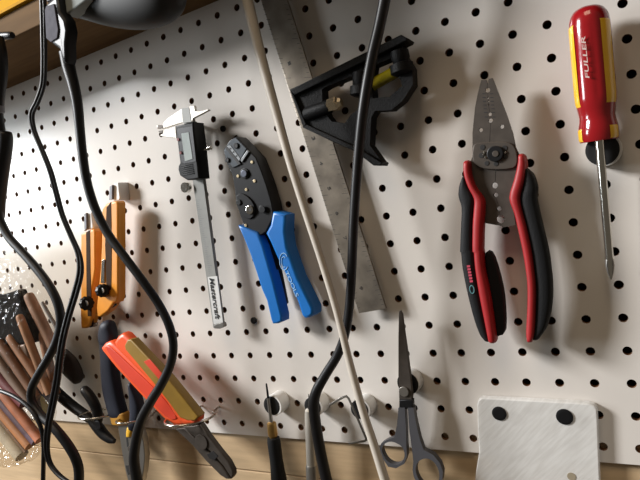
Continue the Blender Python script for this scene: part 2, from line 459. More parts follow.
# ================================================================== wire stripper
def stripper():
    A = crop(440, 70, 4)
    d = .023
    base = W(497, 170, 0)
    t = thing('wire_stripper', 'grey steel wire stripper with black and red curved grips', 'wire stripper', (base.x, -.005, base.z))
    notch = [(190, 80, 10), (192, 112, 3.4), (193.5, 126, 3), (194.5, 139, 3), (199, 177, 7.5), (202, 202, 9), (219, 462, 12), (223, 500, 9), (236, 555, 9), (242, 597, 17)]
    mid = [(190, 62)] + [(x, y) for x, y, _ in notch[:6]] + [(200, 285), (222, 400), (221, 445)] + [(x, y) for x, y, _ in notch[6:]] + [(246, 626)]
    def xm(y):
        for (x0, y0), (x1, y1) in zip(mid, mid[1:]):
            if y0 <= y <= y1: return x0 + (x1 - x0) * (y - y0) / (y1 - y0)
        return mid[-1][0]
    def seam(side):
        out = []; y = 62; ys = []
        out.append((xm(62) + side * .6, 62))
        for x, yy, r in notch:
            for k in range(7):
                a = PI * k / 6; out.append((x + side * (r * math.sin(a) + .6), yy - r * math.cos(a)))
            if yy == 202: out += [(199 + side, 285), (223 + side, 400), (221 + side, 440)]
        out.append((246 + side * .6, 624))
        return out
    circ = lambda x, y, r: [(x + r * math.cos(2 * PI * i / 14), y + r * math.sin(2 * PI * i / 14)) for i in range(14)]
    left = [(165, 40), (186, 39)] + seam(-1) + [(178, 612), (180, 520), (135, 480), (112, 390), (120, 372), (130, 345), (130, 250), (140, 150), (152, 90)]
    right = [(210, 32), (240, 110), (270, 190), (290, 250), (303, 310), (322, 350), (336, 400), (305, 490), (288, 515), (302, 620), (250, 630)] + list(reversed(seam(1))) + [(194, 36)]
    lj = obj('left_jaw', prism_holes(A(left), [A(circ(163, 240, 8.5))], d, .003), M['darksteel'], t)
    rj = obj('right_jaw', prism_holes(A(right), [A(circ(248, 226, 8.5))], d, .003), M['darksteel'], t)
    # engraved gauge ticks
    bm = bmesh.new()
    for y in (95, 110, 125, 140, 155, 170, 188):
        for s, x in ((-1, xm(y) - 9), (1, xm(y) + 9)):
            add_prism(bm, px(A([(x, y - 1.5), (x + s * 13, y - 1.5), (x + s * 13, y + 1.5), (x, y + 1.5)]), d + .00015), .0001, 0)
    obj('gauge_marks', bm, M['ink'], lj, label='dark gauge marks')
    pl = obj('pivot_plate', prism(A([(132, 312), (148, 292), (240, 286), (276, 291), (296, 306), (306, 332), (308, 368), (292, 392), (230, 398), (180, 395), (142, 380), (130, 350)]), d + .0025, .0024, .0005, 2), M['darksteel'], t)
    pv = obj('pivot_bolt', disc(*A([(222, 335)])[0], d + .0026, 7.8, .0022, 28), M['blackmetal'], t, label='dark pivot bolt')
    obj('spring_core', disc(*A([(222, 335)])[0], d + .0048, 3, .0006, 20), M['darksteel'], pv)
    for x, y, r in ((170, 309, 10), (258, 313, 11), (260, 346, 9), (165, 342, 10), (187, 373, 9), (224, 375, 9)):
        obj('plate_hole', disc(*A([(x, y)])[0], d + .0026, r / 4, .0003, 16), M['gap'], pl, label='dark round hole')
    bm = bmesh.new()
    for x, y in ((178, 330), (182, 350), (262, 330), (174, 338)):
        disc(*A([(x, y)])[0], d + .0028, 1.0, .0010, 10, bm=bm)
    obj('spring_coil', bm, M['chrome'], pl, label='shiny spring coil ends')
    # grips: red inner band and black outer cushion
    def pairs(l): return [tuple(A([(x0, y), (x1, y)])) for y, x0, x1 in l]
    B = 320; Cc = 640
    lr = pairs([(375, 99, 127), (B + 100, 101, 131), (B + 150, 118, 150), (B + 195, 140, 181), (B + 240, 139, 183), (B + 300, 135, 178), (B + 400, 134, 175), (Cc + 80, 139, 176), (Cc + 150, 145, 182), (Cc + 250, 160, 203), (Cc + 350, 180, 218), (Cc + 435, 197, 229)])
    lb = pairs([(B + 112, 94, 108), (B + 150, 80, 124), (B + 188, 78, 146), (B + 230, 90, 142), (B + 300, 88, 139), (B + 400, 84, 139), (Cc + 80, 87, 143), (Cc + 150, 94, 150), (Cc + 250, 114, 166), (Cc + 350, 140, 186), (Cc + 410, 163, 200), (Cc + 432, 180, 206)])
    rr = pairs([(B + 28, 316, 345), (B + 60, 313, 350), (B + 120, 299, 344), (B + 190, 280, 326), (B + 250, 299, 336), (B + 300, 311, 350), (B + 400, 333, 371), (Cc + 160, 346, 382), (Cc + 220, 352, 388), (Cc + 300, 352, 388), (Cc + 400, 347, 384), (Cc + 434, 350, 376)])
    rb = pairs([(B + 78, 342, 356), (B + 100, 338, 378), (B + 150, 330, 393), (B + 190, 318, 390), (B + 250, 328, 402), (B + 300, 342, 413), (B + 400, 364, 437), (Cc + 160, 374, 448), (Cc + 220, 381, 453), (Cc + 300, 381, 450), (Cc + 380, 378, 432), (Cc + 424, 370, 404)])
    lg = obj('left_grip', loft(lb, .0205, .008, 3), M['rubber'], t, label='black rubber outer grip')
    obj('left_grip_band', loft(lr, .0225, .008, 3.2), M['red'], t, label='red inner grip band')
    rg = obj('right_grip', loft(rb, .0205, .008, 3), M['rubber'], t, label='black rubber outer grip')
    obj('right_grip_band', loft(rr, .0225, .008, 3.2), M['red'], t, label='red inner grip band')
    lev = A([(180, Cc + 92), (203, Cc + 90), (225, Cc + 140), (248, Cc + 230), (258, Cc + 310), (259, Cc + 405), (238, Cc + 424), (222, Cc + 415), (205, Cc + 300), (182, Cc + 150)])
    lv = obj('lock_lever', prism(lev, .022, .008, .0015, 2), M['rubber'], t, label='black lever beside the left grip')
    obj('hanging_peg', lathe(W(494, 213, .0001), W(494, 213, .0198), [(0, .002), (1, .002)], 14, ref=V((1, 0, 0))), M['steel'], t)
    # small print on the left grip
    bm = bmesh.new()
    for k in range(6):
        y = Cc + 142 + k * 12; x = 107 + k * 2.2
        add_prism(bm, px(A([(x, y), (x + 13, y - 1), (x + 13, y + 7), (x + 1, y + 8)]), .0288), .0004, 0)
    obj('lettering', bm, M['pinkmark'], lg, label='pink lettering')
    C = W(*A([(128, Cc + 238)])[0], .0287)
    bm = bmesh.new()
    P = [C + V((.0017 * math.cos(a), 0, .0032 * math.sin(a))) for a in [2 * PI * i / 20 for i in range(21)]]
    wtube(P, .0004, 6, False, bm)
    obj('emblem', bm, M['tealmark'], lg, label='small oval emblem')
stripper()

# ================================================================== combination square
def square():
    S = crop(280, 20, 3.2)
    base = W(310, 100, 0)
    t = thing('combination_square', 'steel rule with black cast square head and yellow vial on pegboard', 'combination square', (base.x, -.005, base.z))
    d = .0125
    bl = obj('blade', prism([(259, -6), (284.5, -8), (386, 308.7), (359, 313.3)], d, .0024, .0002), M['rulesteel'], t, label='worn steel rule blade')
    bm = bmesh.new()
    for k in range(64):   # graduation lines down both edges
        f = k / 64; e = (260 + (358.8 - 260) * f, (313) * f); g = (285.5 + (385.6 - 285.5) * f, 309 * f)
        l = .24 if k % 8 == 0 else (.16 if k % 4 == 0 else .1)
        for a, b in ((e, g), (g, e)):
            q = (a[0] + (b[0] - a[0]) * l, a[1] + (b[1] - a[1]) * l)
            P, Q = W(*a, d + .0001), W(*q, d + .0001); n = V((-(Q - P).z, 0, (Q - P).x)).normalized() * .00016
            bm.faces.new([bm.verts.new(x) for x in (P + n, Q + n, Q - n, P - n)])
    for k, f in enumerate((.2, .28, .44, .52, .6, .68, .76, .84, .92)):
        e = (260 + 98.8 * f, 313 * f); g = (285.5 + 100 * f, 309 * f)
        a = (e[0] + (g[0] - e[0]) * .3, e[1] + (g[1] - e[1]) * .3); b = (a[0] + 1.1, a[1] + 3.4)
        x = text_bm('12345678974'[k], a, b, d, 3.4); me = bpy.data.meshes.new('t'); x.to_mesh(me); x.free(); bm.from_mesh(me); bpy.data.meshes.remove(me)
    obj('graduation_lettering', bm, mat('etched_grey', (58, 54, 50), .6), bl, label='dark graduation lines and numerals')
    outer = [(32, 222), (380, 66), (392, 85), (398, 112), (423, 152), (425, 206), (392, 258), (356, 288), (304, 291), (292, 312), (287, 400), (326, 455), (322, 466), (300, 466), (240, 420), (160, 385), (75, 345), (45, 262)]
    h1 = [(134, 222), (150, 212), (232, 178), (232, 225), (245, 243), (268, 248), (262, 280), (230, 300), (206, 330), (165, 325), (150, 306), (136, 270)]
    h2 = [(300, 146), (360, 120), (366, 170), (386, 192), (390, 212), (350, 246), (298, 250), (292, 200)]
    hd = obj('head', prism_holes(S(outer), [S(h1), S(h2)], .0255, .0125), M['castiron'], t, label='black cast head')
    rim = dict(b=.0008)
    obj('head_flange', prism(S([(32, 222), (386, 46), (409, 58), (405, 67), (392, 73), (378, 81), (45, 241)]), .030, .016, .0012), M['castiron'], hd)
    obj('left_rim', prism(S([(32, 222), (45, 241), (84, 334), (75, 345), (46, 262)]), .0285, .004, .0008), M['castiron'], hd)
    obj('lower_rim', prism(S([(75, 345), (84, 334), (165, 371), (245, 407), (300, 440), (326, 456), (322, 466), (300, 466), (240, 421), (160, 386)]), .0285, .016, .0008), M['castiron'], hd)
    a, b = S([(80, 303), (160, 276)])
    obj('lock_bolt', lathe(W(*a, .026), W(*b, .026), [(0, .0045), (.1, .0062), (1, .0062)], 20), M['castiron'], t)
    a, b = S([(156, 275), (197, 262)])
    nut = lathe(W(*a, .027), W(*b, .027), [(0, .004), (.02, .0060), (.62, .0066), (.7, .0060), (.8, .0045), (1, .0035)], 6)
    for f in nut.faces: f.smooth = False
    obj('lock_nut', nut, M['nut'], t, label='pale metal lock nut')
    a, b = S([(283, 215), (384, 158)])
    obj('level_vial', lathe(W(*a, .020), W(*b, .020), [(0, .003), (.02, .0052), (.98, .0052), (1, .003)], 24), M['vial'], t, label='yellow level vial')
    for q in ([(260, 168), (260, 246)], [(382, 100), (394, 176)]):
        a, b = S(q)
        obj('vial_lug', lathe(W(*a, .024), W(*b, .024), [(0, .0075), (.3, .0078), (.5, .0062), (.56, .0096), (.9, .0098), (1, .006)], 22), M['castiron'], hd)
square()

# ================================================================== crimping tool
def crimper():
    K = crop(198.9, 129.6, 4)
    base = W(262, 190, 0)
    t = thing('crimping_tool', 'black ratchet crimping tool with two bright blue handles', 'crimping tool', (base.x, -.005, base.z))
    d = .024
    hd = obj('head', prism(K([(98, 80), (120, 44), (148, 28), (190, 70), (228, 112), (250, 165), (270, 222), (290, 290), (300, 345), (268, 410), (245, 424), (190, 402), (165, 350), (147, 280), (136, 190), (106, 124)]), d, .017, .001), M['blackmetal'], t, label='black steel jaw head')
    obj('fixed_die', prism(K([(112, 66), (122, 47), (146, 31), (190, 76), (164, 124)]), d + .0014, .0013, .0004), mat('grey_die_steel', (74, 78, 82), .35, .7), t)
    obj('moving_die', prism(K([(100, 84), (105, 74), (160, 140), (152, 146), (135, 152), (108, 120)]), d + .0014, .0013, .0004), MATS['grey_die_steel'], t)
    obj('jaw_slot', prism(K([(104, 72), (110, 66), (166, 136), (158, 141)]), d + .0017, .0005, 0), M['gap'], hd, label='dark jaw opening')
    obj('die_teeth', prism(K([(113, 66), (125, 62), (166, 116), (160, 126)]), d + .0019, .0005, .0002), mat('worn_and_highlight_steel', (128, 130, 132), .35, .8), t, label='bare steel die edge')
    bm = bmesh.new()
    for x, y in ((126, 76), (138, 90), (150, 106)): disc(*K([(x, y)])[0], d + .0019, 1.0, .0003, 10, bm=bm)
    obj('die_cavities', bm, M['gap'], hd, label='small dark die cavities')
    obj('step_highlight', prism(K([(166, 122), (192, 80), (200, 88), (172, 131)]), d + .0018, .0017, .0004), MATS['worn_and_highlight_steel'], hd)  # pale strip paints the highlight along the bevel step
    for x, y, r in ((150, 65, 12), (115, 122, 10)):
        s = obj('die_screw', disc(*K([(x, y)])[0], d + .0014, r / 4, .0014, 18), M['black'], t)
        obj('socket', disc(*K([(x, y)])[0], d + .00281, r / 9, .0001, 6), M['gap'], s)
    for x, y in ((213, 130), (223, 206), (157, 186), (190, 240), (188, 383)):
        obj('rivet', disc(*K([(x, y)])[0], d + .0001, 1.6, .0008, 14), mat('pale_rivet', (214, 196, 160), .3, .6), t, label='small pale rivet')
    pv = obj('pivot_cap', disc(*K([(184, 176)])[0], d + .0001, 5.4, .0012, 26), M['blackmetal'], t)
    obj('pivot_stud', disc(*K([(182, 176)])[0], d + .0013, 3.6, .0014, 24), mat('blue_grey_steel', (92, 96, 108), .35, .6), pv)
    lp = obj('ratchet_plate', prism(K([(148, 272), (158, 258), (178, 258), (208, 282), (224, 318), (216, 348), (196, 358), (172, 340), (152, 304)]), d + .0018, .0017, .0005, 2), M['blackmetal'], t)
    b = obj('ratchet_bolt', disc(*K([(205, 321)])[0], d + .0019, 4.6, .0016, 24), M['chrome'], t, label='chrome pivot bolt')
    obj('bolt_socket', disc(*K([(205, 321)])[0], d + .00352, 1.8, .0001, 10), M['gap'], b)
    for x, y, r in ((160, 291, 3), (254, 319, 4)):
        obj('link_pin', disc(*K([(x, y)])[0], d + .0019, r, .0012, 20), M['black'], t)
    D = 360
    obj('inner_shade_strip', prism(K([(222, 380), (262, 330), (276, 400), (268, D + 60), (300, D + 150), (338, D + 340), (326, D + 352), (280, D + 190), (240, D + 70)]), .015, .010, .0006), M['blackmetal'], t, label='black strip painting the shade on the inner handle side')  # black strip stands in for the shaded inner side of the handle
    lh = obj('left_handle', prism(K([(154, D + 22), (180, D + 30), (232, D + 50), (256, D + 105), (298, D + 252), (331, D + 385), (331, D + 410), (314, D + 417), (294, D + 418), (287, D + 400), (270, D + 325), (250, D + 280), (226, D + 205), (204, D + 140), (178, D + 75)]), .026, .014, .0022), M['blue'], t, label='blue handle')
    rh = obj('right_handle', prism(K([(294, D - 32), (322, D - 28), (346, D - 20), (344, D + 50), (352, D + 110), (394, D + 230), (456, D + 355), (456, D + 382), (440, D + 394), (422, D + 396), (411, D + 384), (394, D + 330), (350, D + 230), (310, D + 150), (284, D + 90), (266, D + 55), (284, D + 22)]), .027, .017, .0028), M['blue'], t, label='blue handle')
    a, b = K([(344, D + 210), (388, D + 310)])
    obj('lettering', text_bm('TOOLS', a, b, .0271, 4.2, bold=.005), M['bluemark'], rh, label='pale blue lettering')
    C = W(*K([(340, D + 168)])[0], .0272); bm = bmesh.new()
    wtube([C + V((.0045 * math.cos(a) + .002 * math.sin(a), 0, .0078 * math.sin(a) - .0022 * math.cos(a))) for a in [math.radians(50 + 13 * i) for i in range(23)]], .00042, 6, True, bm)
    wtube([C + V((.0026 * math.cos(a) + .001 * math.sin(a), 0, .0048 * math.sin(a) - .0013 * math.cos(a) - .0004)) for a in [math.radians(60 + 13 * i) for i in range(20)]], .00036, 6, True, bm)
    obj('emblem', bm, M['bluemark'], rh, label='pale blue curled emblem')
    obj('hanging_peg', lathe(W(271, 250, .0001), W(271, 250, .0045), [(0, .0026), (1, .0026)], 14, ref=V((1, 0, 0))), M['white'], t)
crimper()

# ================================================================== digital caliper
def caliper():
    Q = crop(150, 95, 8); Q2 = crop(150, 90, 4.364)
    base = W(200, 180, 0)
    t = thing('digital_caliper', 'steel digital caliper with black display housing hanging on pegboard', 'caliper', (base.x, -.005, base.z))
    bm_ = obj('beam', prism([(181.5, 108.5), (190.5, 107.2), (203.5, 182), (222.8, 326.8), (213.4, 328), (193, 183)], .0215, .0042, .0003), M['beam'], t)
    bm = bmesh.new()
    for k in range(40):
        f = k / 40; e = (196 + 13.2 * f, 200 + 75 * f); w = 4.4 if k % 5 == 0 else 2.2
        P, S_ = W(e[0], e[1], .0216), W(e[0] + w, e[1] - .2, .0216)
        n = V((0, 0, .00018)); bm.faces.new([bm.verts.new(x) for x in (P + n, S_ + n, S_ - n, P - n)])
    obj('graduations', bm, M['greyplastic'], bm_, label='fine grey graduation lines')
    lb = obj('label_plate', prism([(207.6, 277), (217, 276), (223.0, 322.5), (213.6, 324)], .0219, .0003, .0001), M['label'], bm_, label='white name label')
    obj('lettering', text_bm('Mastercraft', (209.3, 278), (215.6, 319.5), .0220, 6.0, bold=.022, italic=.25), M['ink'], lb, label='bold black lettering')
    obj('beam_end', prism([(213.6, 324.2), (223, 322.8), (224, 327), (220, 328.8), (214.2, 328.6)], .0222, .005, .0004), M['steel'], t)
    obj('fixed_jaw', prism(Q([(55, 240), (98, 238), (140, 186), (248, 110), (310, 101), (318, 88), (352, 84), (360, 126), (392, 130), (460, 112), (470, 120), (345, 186), (335, 216), (250, 222), (200, 238), (105, 266), (58, 272)]), .0225, .0035, .0004), M['caliper'], t, label='bright steel fixed jaw')
    obj('moving_jaw', prism(Q([(62, 288), (105, 280), (202, 250), (212, 346), (130, 337), (75, 324), (104, 306)]), .0225, .0035, .0004), M['caliper'], t, label='bright steel sliding jaw')
    bm = bmesh.new()
    for q in ([(60, 241), (98, 239), (100, 262), (60, 270)], [(66, 288), (104, 282), (102, 302), (78, 306)]): add_prism(bm, px(Q(q), .0228), .0004, 0)
    obj('jaw_relief', bm, M['darksteel'], t, label='dark notches at the jaw tips')
    obj('beam_slot', prism(Q([(252, 106), (312, 98), (330, 214), (262, 224)]), .0228, .0003, 0), M['beam'], t)
    hs = obj('display_housing', prism(Q2([(110, 156), (187, 139), (202, 265), (214, 386), (190, 392), (162, 394), (130, 374), (122, 348), (123, 332), (130, 318)]), .034, .0165, .0014), M['black'], t, label='black plastic display housing')
    obj('bezel', prism(Q2([(120, 170), (184, 157), (201, 312), (150, 322), (136, 314)]), .0344, .0006, .0002), mat('charcoal_bezel', (44, 45, 50), .4), hs)
    obj('display', prism(Q2([(136, 190), (168, 184), (186, 300), (152, 311)]), .0348, .0006, .0001), M['lcd'], t, label='pale grey display window')
    for x, y in ((125, 216), (136, 274)):
        obj('button', disc(*Q2([(x, y)])[0], .0344, 1.6, .0012, 14), mat('dark_red_button', (120, 40, 40), .5), t)
    bm = bmesh.new()
    for k in range(6):
        y = 330 + k * 8; add_prism(bm, px(Q2([(134 + k * 2, y), (184 + k * 1.5, y - 9), (184 + k * 1.5, y - 5.5), (134 + k * 2, y + 3.5)]), .0348), .0010, .0003)
    obj('thumb_ridges', bm, M['black'], hs)
    obj('thumb_wheel', disc(*Q2([(166, 425)])[0], .0205, 5.2, .006, 28), M['chrome'], t, label='chrome thumb wheel')
    a = Q2([(236, 262)])[0]
    obj('lock_screw', lathe(W(*a, .026), W(*a, .026) + V((.010, 0, .001)), [(0, .0014), (.5, .0014), (.5, .0024), (.95, .0024), (1, .0018)], 16), M['chrome'], t, label='small chrome lock screw')
    obj('hanging_peg', lathe(W(196, 125, .0001), W(196, 125, .017), [(0, .0022), (1, .0022)], 14, ref=V((1, 0, 0))), M['white'], t)
caliper()

# ================================================================== snap-off knives and their holders
def knife(label, body, slotp, knob, kr, tip, glint, dd, clip):
    b = W(*body[0], 0)
    t = thing('utility_knife', label, 'knife', (b.x, -dd, b.z), 'snap-off utility knives')
    bd = obj('body', prism(body, dd, .011, .0022), M['knife'], t)
    obj('blade_channel', prism(slotp, dd + .0004, .0006, .0001), mat('dark_channel', (58, 40, 26), .7, spec=.1), t, label='dark blade channel')
    obj('blade', prism(tip, dd - .003, .0008, .0001), M['blackmetal'], t, label='dark blade tip')
    obj('blade_edge', prism(glint, dd - .0024, .0004, .0001), M['chrome'], t)
    kb = obj('lock_knob', lathe(W(*knob, dd + .0005), W(*knob, dd + .0085), [(0, kr * .8), (.2, kr), (.8, kr), (1, kr * .7)], 40, ref=V((1, 0, 0)), flute=lambda a, q: 1 + .05 * math.cos(10 * a)), M['black'], t, label='black lock knob')
    obj('knob_cap', cyl(W(*knob, dd + .0086), kr * .38, .0006, 16), M['steel'], kb)
    if clip: obj('slider', prism(clip, dd + .0014, .001, .0004), M['chrome'], t, label='shiny slider plate')
    return t
N1 = crop(60, 170, 4); N2 = crop(60, 270, 8)
knife('wider yellow snap-off knife with black knob under the thick black cord',
      N1([(167, 157), (182, 136), (208, 126), (224, 124), (231, 132), (232, 300), (232, 505)]) + N2([(450, 262), (430, 262), (385, 330), (320, 378), (296, 372), (290, 300)]) + N1([(160, 400), (165, 300)]),
      N1([(186, 150), (203, 128), (206, 300), (204, 480), (186, 480), (180, 300)]), N2([(340, 165)])[0], .0078,
      N2([(345, 240), (392, 236), (398, 290), (445, 268), (455, 280), (372, 332), (340, 330)]), N2([(410, 275), (440, 270), (432, 288), (412, 290)]), .028,
      N1([(166, 362), (178, 358), (176, 452), (162, 452)]))
knife('narrower yellow snap-off knife at left of the other yellow knife',
      N1([(82, 258), (96, 250), (118, 240), (132, 236), (140, 246), (141, 400)]) + N2([(248, 200), (252, 380), (236, 446), (205, 468), (166, 470), (160, 350), (164, 200)]),
      N1([(104, 250), (119, 240), (121, 400)]) + N2([(252, 300), (250, 370), (222, 370), (212, 200)]), N2([(213, 266)])[0], .0086,
      N2([(224, 330), (262, 330), (266, 420), (300, 420), (296, 446), (238, 462), (226, 430)]), N2([(268, 430), (296, 422), (292, 450), (270, 456)]), .020, None)
def block_holder(label, face, dd, clip):
    b = W(*face[0], 0)
    t = thing('knife_holder', label, 'holder', (b.x, -.0002, b.z), 'white knife holders')
    obj('block', prism(face, dd, dd - .0003, .0012), M['white'], t)
    obj('clip', prism(clip, dd + .003, .003, .0004), M['greyplastic'], t, label='grey spring clip')
block_holder('white block holding the wider yellow knife, casting a long shadow', N1([(214, 56), (232, 50), (240, 112), (236, 122), (214, 124)]), .015, N1([(198, 66), (208, 60), (208, 118), (196, 120)]))
block_holder('white block above the narrower yellow knife beside the black cord', N1([(104, 176), (124, 170), (132, 226), (130, 236), (108, 240)]), .016, N1([(96, 176), (104, 172), (106, 236), (97, 244)]))

# ================================================================== wire ring hooks
def ring_hook(uv, df, r, squash, label):
    C = W(*uv, df); C = V((C.x, C.y + r * squash, C.z))
    t = thing('ring_hook', label, 'hook', (C.x, -.0005, C.z), 'wire ring hooks')
    P = []
    for i in range(41):
        a = math.radians(-90 - 150 + 300 * i / 40)
        P.append(C + V((r * math.cos(a), r * squash * math.sin(a), -.0022 * math.sin(a) - .001)))
    P = [V((P[0].x, .004, P[0].z + .003))] + P + [V((P[-1].x, .004, P[-1].z + .003))]
    obj('wire_loop', wtube(smooth_open(P, 2), .0013, 10), M['silver'], t)
ring_hook((83, 420), .050, .024, .95, 'chrome wire ring hook around the small black-handled pliers')
ring_hook((119.5, 424.5), .050, .0175, 1.3, 'chrome wire ring hook around the dark blue-handled pliers')
ring_hook((171.5, 427), .062, .026, 1.05, 'chrome wire ring hook around the orange-handled pliers')

# ================================================================== pliers with dark blue handles
def navy_pliers():
    b = W(124, 400, .03)
    t = thing('pliers', 'dark blue handled pliers with yellow bands in a wire ring', 'pliers', b)
    d = .030
    def pr(l): return [((x0, y), (x1, y)) for y, x0, x1 in l]
    g = obj('left_grip', loft(pr([(328, 101.5, 114), (334, 100.8, 115.4), (342, 101.6, 116), (356, 102.6, 116.6), (372, 103, 117.4), (390, 104.8, 120.4), (402, 107.6, 123), (413, 110.6, 126)]), d, .008, 2.6), M['navy'], t)
    obj('grip_cap', loft(pr([(327, 102, 113.6), (334, 100.2, 115.8), (341, 101.2, 116)]), d, .0086, 2.4), M['navy'], g)
    obj('right_grip', loft(pr([(384, 131, 135), (394, 131.6, 139), (406, 131.8, 142.4), (416, 131.8, 141.6), (426, 130.4, 139.4)]), d, .007, 2.6), M['navy'], t)
    obj('left_band', loft(pr([(413, 111, 127), (417, 112.6, 128.4), (422, 113.8, 129.6)]), d, .0072, 3, cap=(.3, .3)), mat('mustard_band', (176, 126, 40), .5), t, label='mustard yellow band')
    obj('right_band', loft(pr([(427, 129.2, 136.6), (431, 128.8, 135), (434.5, 128.8, 134.4)]), d, .0062, 3, cap=(.3, .3)), mat('yellow_band', (222, 170, 40), .5), t, label='yellow band')
    obj('left_jaw', prism([(117.5, 423), (129, 424), (135, 438), (135, 455), (132.4, 468), (133, 487), (129.5, 487), (125, 470), (121.4, 450)], d + .003, .008, .001), M['steel'], t)
    obj('right_jaw', prism([(129.4, 432), (139, 427), (143.4, 442), (144.8, 456), (143.6, 470), (140.6, 487), (133.4, 487), (133, 468), (135.6, 454)], d + .002, .008, .001), M['steel'], t)
    obj('joint_rivet', disc(131, 449, d + .003, 3.4, .0012, 22), M['darksteel'], t)
    obj('cutter_slot', prism([(126, 437), (127.6, 437), (128.6, 447), (127, 447)], d + .0032, .0005, 0), M['gap'], t)
    obj('jaw_gap', prism([(125.5, 465.5), (131, 465), (132, 474), (128, 475)], d + .0032, .0005, 0), M['gap'], t)
navy_pliers()

# ================================================================== orange pliers
def orange_pliers():
    O = crop(70, 310, 2.8235)
    d = .046
    b = W(150, 390, d)
    t = thing('pliers', 'orange handled linesman pliers leaning right in a wire ring', 'pliers', b)
    def outl(p, ins):   # a smaller copy of an outline for the soft insert
        return p
    L = [(85, 108), (96, 94), (110, 88), (124, 96), (180, 152), (250, 214), (300, 272), (328, 314), (318, 330), (292, 328), (262, 308), (200, 244), (130, 168), (90, 118)]
    lh = obj('left_handle', prism(O(L), d, .010, .0042), M['orange'], t, label='orange handle')
    obj('left_insert', prism(O([(102, 112), (112, 104), (170, 158), (246, 230), (296, 292), (296, 310), (268, 300), (205, 236), (140, 164)]), d + .0010, .0014, .0008, 2), M['orangered'], lh, label='red soft grip insert')
    Rr = [(122, 92), (132, 75), (144, 66), (154, 70), (209, 128), (273, 196), (325, 258), (360, 303), (358, 318), (344, 326), (322, 328), (306, 318), (258, 244), (184, 164), (130, 110)]
    rh = obj('right_handle', prism(O(Rr), d + .006, .011, .0042), M['orange'], t, label='orange handle')
    obj('right_insert', prism(O([(154, 100), (162, 84), (172, 84), (276, 194), (362, 301), (352, 313), (330, 312), (310, 304), (258, 234), (192, 154), (156, 112)]), d + .0072, .0105, .0012), M['olive'], rh, label='olive yellow grip insert')
    obj('insert_mark', prism(O([(208, 146), (224, 138), (262, 182), (258, 204)]), d + .0076, .0006, .0002), M['orangered'], rh, label='red patch on the insert')
    jw = obj('upper_jaw', prism(O([(318, 330), (346, 326), (368, 322), (390, 356), (418, 393), (447, 429), (460, 454), (461, 468), (455, 477), (432, 440), (398, 402), (352, 360)]), d + .002, .006, .0016), M['darksteel'], t)
    obj('lower_jaw', prism(O([(296, 336), (322, 332), (352, 362), (396, 406), (430, 444), (454, 478), (440, 478), (424, 468), (384, 428), (346, 384)]), d + .0005, .005, .0016), M['darksteel'], t)
    obj('joint', disc(*O([(372, 372)])[0], d + .002, 7.5, .0014, 28), M['darksteel'], t)
    obj('cutter_notch', prism(O([(386, 408), (404, 398), (418, 412), (408, 424), (394, 420)]), d + .0024, .0006, .0001), M['gap'], t)
orange_pliers()

# ================================================================== small black pliers
def black_pliers():
    Z = crop(30, 380, 6.4); d = .030
    def T(l): return [(*Z([(x, y)])[0], dd, w / 6.4) for x, y, w, dd in l]
    b = W(92, 415, d)
    t = thing('pliers', 'small black handled pliers hanging crossed in the first wire ring', 'pliers', b)
    obj('left_handle', tube(T([(150, 45, 50, d - .004), (200, 105, 62, d - .004), (280, 172, 62, d - .004), (350, 222, 60, d - .004), (400, 262, 50, d - .004)])), M['black'], t)
    obj('right_handle', tube(T([(338, 52, 34, d + .005), (352, 66, 56, d + .005), (388, 112, 62, d + .005), (424, 180, 60, d + .005), (436, 240, 56, d + .003), (430, 275, 46, d)])), M['black'], t)
    obj('jaws', tube(T([(395, 250, 60, d), (430, 295, 66, d), (470, 345, 62, d), (510, 378, 50, d), (540, 392, 28, d)])), M['blackmetal'], t, label='dark steel nose')
    obj('joint', disc(*Z([(440, 285)])[0], d + .0075, 4, .002, 20), M['blackmetal'], t)
black_pliers()

def handle_end():
    t = thing('tool_handle', 'dark rounded handle end showing behind the twin cord beside the bag', 'tool', W(72, 368, .016))
    obj('grip', loft([((58, 362), (66, 350)), ((63, 372), (74, 357)), ((70, 379), (79, 366)), ((74, 382), (81, 373))], .016, .007, 2.3), mat('dark_brown_rubber', (46, 38, 36), .6), t)
    obj('shank', tube([(62, 357, .016, 5), (52, 347, .016, 4), (44, 338, .016, 4)], 10), M['darksteel'], t)
handle_end()

